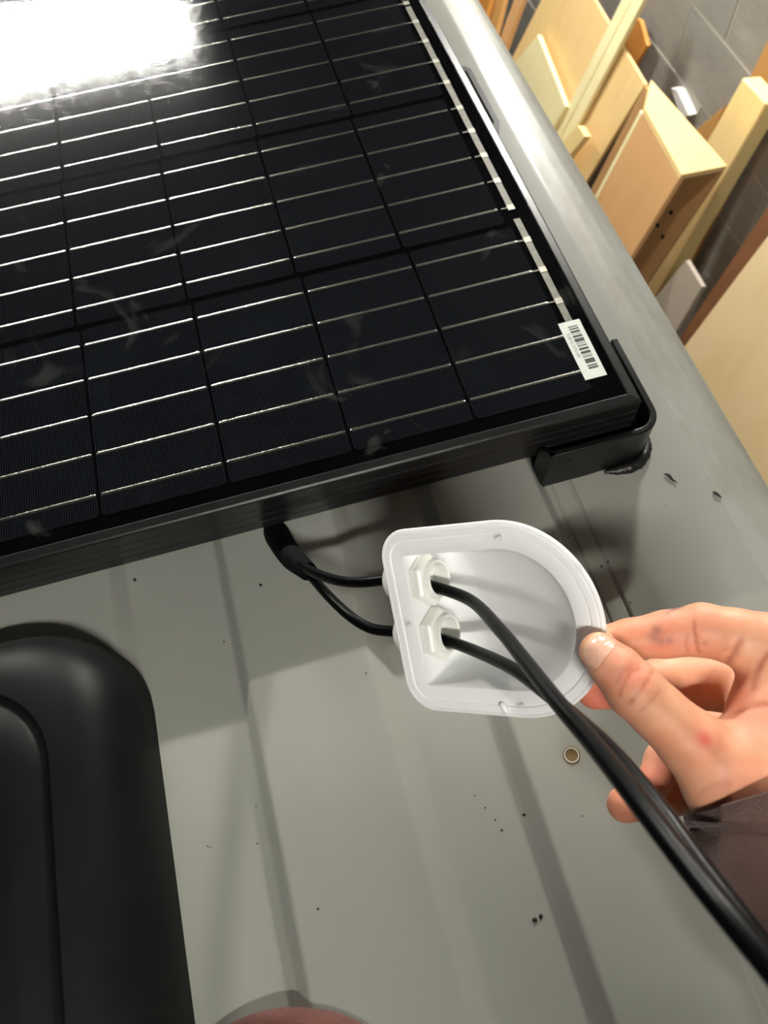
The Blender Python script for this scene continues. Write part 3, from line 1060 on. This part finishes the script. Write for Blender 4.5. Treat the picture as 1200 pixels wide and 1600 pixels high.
def head_sdf(P):
    q = (P - BC)
    c, s_ = math.cos(.45), math.sin(.45)     # chin down, looking at the hand
    y, z = q[..., 1] * c + q[..., 2] * -s_, q[..., 1] * s_ + q[..., 2] * c
    q = np.stack([q[..., 0], y, z], -1)
    d = (np.linalg.norm((q - [0, -12, 28]) / [76, 92, 84], axis=-1) - 1) * 78
    d = smin(d, (np.linalg.norm((q - [0, 28, -38]) / [58, 58, 72], axis=-1) - 1) * 58, 22)
    S = lambda a, b, r0, r1: seg_sdf(q, np.array(a, float), np.array(b, float), r0, r1)
    d = smin(d, S((0, 82, 6), (0, 99, -26), 6, 11), 8)                    # nose
    for k in (-1, 1):
        d = smin(d, S((k * 16, 82, 18), (k * 42, 72, 18), 8, 7), 10)      # brow
        d = -smin(-d, S((k * 31, 90, 2), (k * 31, 91, 2), 12, 12), 8)     # eye socket
        d = smin(d, S((k * 31, 70, 2), (k * 31, 71, 2), 12, 12), 3)       # eyeball
        d = smin(d, S((k * 76, -6, 12), (k * 76, -2, -22), 13, 9), 5)     # ear
    d = smin(d, S((-20, 80, -58), (20, 80, -58), 6, 6), 6)                # lips
    d = smin(d, S((0, 70, -92), (0, 71, -92), 16, 16), 14)                # chin
    return smin(d, S((0, -30, -60), (0, -62, -150), 56, 58), 18)          # neck


solid('head', head_sdf, BC - [115, 150, 190], BC + [115, 150, 135], 5.0, MAT['skin'], per)


def cap_sdf(P):
    q = P - BC
    c, s_ = math.cos(.45), math.sin(.45)
    y, z = q[..., 1] * c + q[..., 2] * -s_, q[..., 1] * s_ + q[..., 2] * c
    d = (np.linalg.norm((np.stack([q[..., 0], y, z], -1) - [0, -12, 32]) / [86, 102, 94], axis=-1) - 1) * 88
    return np.maximum(d, 26 + .16 * y - z)


solid('knitted_cap', cap_sdf, BC - [115, 140, 100], BC + [115, 140, 160], 5.0, MAT['fleece2'], per)


def jacket_sdf(P):
    g = lambda a, b, r0, r1: seg_sdf(P, np.array(a, float), np.array(b, float), r0, r1)
    d = g((-75, -820, 205), (-75, -820, -260), 128, 150)
    d = smin(d, g((-235, -815, 225), (85, -815, 225), 78, 78), 60)
    d = smin(d, g((-75, -800, 325), (-75, -815, 250), 72, 90), 25)
    sh = sp_[-1]
    d = smin(d, seg_sdf(P, np.array([100, -805, 215.0]), sh - CR[2] * 0, 72, 60), 30)
    d = smin(d, g((-240, -805, 215), (-260, -650, 90), 72, 58), 30)
    d = smin(d, seg_sdf(P, np.array([-260, -650, 90.0]), ray_point(680, 1830, 352), 56, 25), 15)
    return d


solid('jacket', jacket_sdf, (-380, -980, -380), (max(420, sp_[-1][0] + 80), -380, 420), 9.0, MAT['fleece'], per)
# other forearm of the photographer resting at the near edge of the frame
el = [ray_point(300, 1700, 392), ray_point(360, 1672, 384), ray_point(440, 1662, 380), ray_point(535, 1686, 374), ray_point(680, 1830, 350)]
sleeve(el, [6, 19, 24, 25, 25], MAT['fleece2'], 'other_sleeve', per, False, fold=.12)['label'] = 'rust brown fleece sleeve at the bottom edge'


# ------------------------------------------------------------------ lumber against the block wall
def board(name, px, plane, thick, mat, label, cat='board', ext=(), group=None, zend=FLOOR + 1, bev=1.0):
    """px: outline of the seen face; a point listed in ext (index, from index) is run on from the point before it down to the floor"""
    P = [on_lean(u, v, *plane) for u, v in px]
    Q = list(P)
    for i, j in ext:
        d = P[i] - P[j]
        Q[i] = P[j] + d * (zend - P[j][2]) / d[2]
    k = plane[2]
    nrm = np.array([1, 0, -k]); nrm = nrm / np.linalg.norm(nrm)
    o = build(name, prism(Q, nrm * thick), mat)
    bevel(o, bev, 1, 40)
    return tag(o, label, cat, group)


board('plywood_sheet', [(866, -40), (905, -40), (1008, 132), (905, 300), (795, 100)], (1290, -700, .28), 12, MAT['ply'], 'wide yellow plywood sheet leaning on the block wall behind the thin strip', 'plywood', [(3, 2), (4, 0)])
board('pine_board', [(840, 54), (884, 166), (864, 200), (796, 108)], (1250, -700, .28), 18, MAT['pale'], 'short pale pine board leaning on the yellow plywood sheet, pointed top', 'board', [(2, 1), (3, 0)])
board('pine_offcut', [(903, 196), (914, 213), (888, 246), (868, 232)], (1134, -1000, .28), 26, MAT['pine'], 'pine offcut with a square end showing beside the thin strip', 'board', [(2, 1), (3, 0)])
st = board('pine_strip', [(981, -20), (997, -20), (874, 217), (866, 208)], (1266, -700, .28), 14, MAT['pale'], 'long thin pale pine strip leaning across the plywood sheet, left of its pair', 'strip', [(2, 1), (3, 0)], 'thin pine strips')
board('pine_strip', [(998, -20), (1016, -20), (884, 230), (875, 218)], (1267, -700, .28), 15, MAT['pale'], 'long thin pale pine strip leaning across the plywood sheet, right of its pair', 'strip', [(2, 1), (3, 0)], 'thin pine strips')
board('orange_board', [(975, 20), (1000, 32), (1011, 72), (992, 103), (940, 80)], (1345, -700, .05), 14, MAT['orange'], 'orange brown board end between the plywood sheet and the block wall', 'board', [(3, 2), (4, 0)])
board('orange_lath', [(757, -30), (773, -30), (758, 30), (742, 10)], (1200, -700, .3), 20, MAT['orange'], 'orange slat standing nearest the roof edge at the top', 'slat', [(2, 1), (3, 0)], 'slats at the top of the frame')
board('tan_lath', [(781, -30), (795, -30), (776, 45), (762, 40)], (1230, -700, .3), 20, MAT['tan'], 'tan slat standing between the orange and the brown slats', 'slat', [(2, 1), (3, 0)], 'slats at the top of the frame')
board('brown_lath', [(815, -30), (828, -30), (793, 65), (781, 58)], (1260, -700, .3), 20, MAT['lauan'], 'thin brown slat standing next to the yellow plywood sheet', 'slat', [(2, 1), (3, 0)], 'slats at the top of the frame')

# tall plywood carcass, open towards the viewer's right
KL = .30
cab = (985, -1000, KL)
a = on_lean(1003, 178, *cab); b = on_lean(1060, 282, *cab)
dl = np.array([-KL, 0, -1.0])
nl = np.array([1, 0, -KL]) / math.hypot(1, KL)


def floor_down(p): return p + dl * (p[2] - FLOOR - 1)


carc = empty('plywood_carcass', (floor_down(a) + floor_down(b)) / 2, 'tall open plywood cabinet carcass leaning beside the yellow post', 'cabinet')
dep = 205.0
yv = (b - a) / np.linalg.norm(b - a)
a2, b2 = floor_down(a), floor_down(b)
bevel(build('side_panel', prism([a, b, b2, a2], nl * 15), MAT['lauan'], carc), .8, 1)
e0 = yv * -14
bevel(build('edge_strip', prism([a, a2, a2 + e0, a + e0], nl * 12), MAT['pale'], carc), .8, 1)


def on_top(u, v):
    """sight line on the plane of the carcass's top"""
    d = CR.T @ np.array([(u - 600) / FL, (v - 800) / FL, 1.0])
    m = np.cross(yv, nl)
    return CC + d * (((a - CC) @ m) / (d @ m))


c_, d_ = on_top(1131, 268), on_top(1013, 134)
up = np.array([0, 0, 1.5])
bevel(build('top_panel', prism([a + up, b + up, c_ + up, d_ + up], -dl * 15), MAT['ply'], carc), .8, 1)
vv_ = (d_ - c_) / np.linalg.norm(d_ - c_)
wn = np.cross(vv_, dl); wn /= np.linalg.norm(wn); wn *= -np.sign(wn @ nl)
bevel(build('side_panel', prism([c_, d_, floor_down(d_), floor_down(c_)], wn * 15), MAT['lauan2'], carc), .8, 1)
ew = (b - c_) / np.linalg.norm(b - c_)
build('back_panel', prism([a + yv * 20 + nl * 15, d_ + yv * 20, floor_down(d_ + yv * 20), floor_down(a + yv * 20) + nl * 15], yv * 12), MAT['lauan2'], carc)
ins_ = c_ - b + wn * 15
mid = (c_ - b) * .36
build('inner_divider', prism([b + mid - yv * 40 + dl * 30, b + mid - yv * 60 + dl * 30, floor_down(b) + mid - yv * 60, floor_down(b) + mid - yv * 40], nl * 8), MAT['lauan'], carc)
for t, w in ((170, 60), (225, 75), (235, 40)):
    p = c_ + wn * 15.6 + vv_ * w + dl * t
    build('peg_hole', lathe(p, wn, [(-.5, 7), (.6, 6.5), (.6, .01)], 14), MAT['hole'], carc)

board('lumber_post', [(1160, 121), (1198, 161), (1022, 468), (985, 430)], (1272, -800, .14), 56, MAT['pine'], 'thick yellow lumber post leaning on the block wall right of the carcass', 'post', [(2, 1), (3, 0)], bev=4)
board('tan_plank', [(1134, 164), (1083, 207), (1060, 252), (1111, 209)], (1335, -900, .03), 18, MAT['tan'], 'tan plank end behind the yellow lumber post', 'board', [(2, 1), (3, 0)])
board('tall_tan_board', [(1222, 18), (1262, 60), (1196, 186), (1166, 132)], (1350, -700, .02), 16, MAT['tan'], 'tall tan board behind the yellow post at the right edge', 'board', [(2, 1), (3, 0)])
board('grey_panel', [(1072, 406), (1097, 448), (1050, 528), (1016, 474)], (1000, -1200, .25), 14, MAT['grey'], 'pale grey panel standing low in front of the yellow post', 'panel', [(2, 1), (3, 0)])
board('brown_board', [(1203, 318), (1215, 345), (1076, 545), (1062, 528)], (985, -1000, .25), 30, MAT['brown'], 'dark red brown board behind the large maple plywood sheet', 'board', [(2, 1), (3, 0)])
q0, q3 = on_lean(1236, 320, 900, -1000, .25), on_lean(1066, 546, 900, -1000, .25)
q3 = q3 + (q3 - q0) * ((FLOOR + 1 - q3[2]) / (q3[2] - q0[2]))
sh = np.array([0, -1150.0, 0])
tag(bevel(build('large_plywood_sheet', prism([q0, q0 + sh, q3 + sh, q3], np.array([1, 0, -.25]) * 17), MAT['bigply']), 1, 1), 'large maple plywood sheet with a clean edge, nearest the roof edge', 'plywood')
w0 = [on_lean(u, v, XW - 26, -900, 0) for u, v in ((1048, 138), (1058, 140), (1077, 180), (1064, 186))]
tag(bevel(build('wall_box', prism(w0, (26, 0, 0)), MAT['white']), .8, 1), 'small white plastic box on the block wall behind the carcass', 'box')
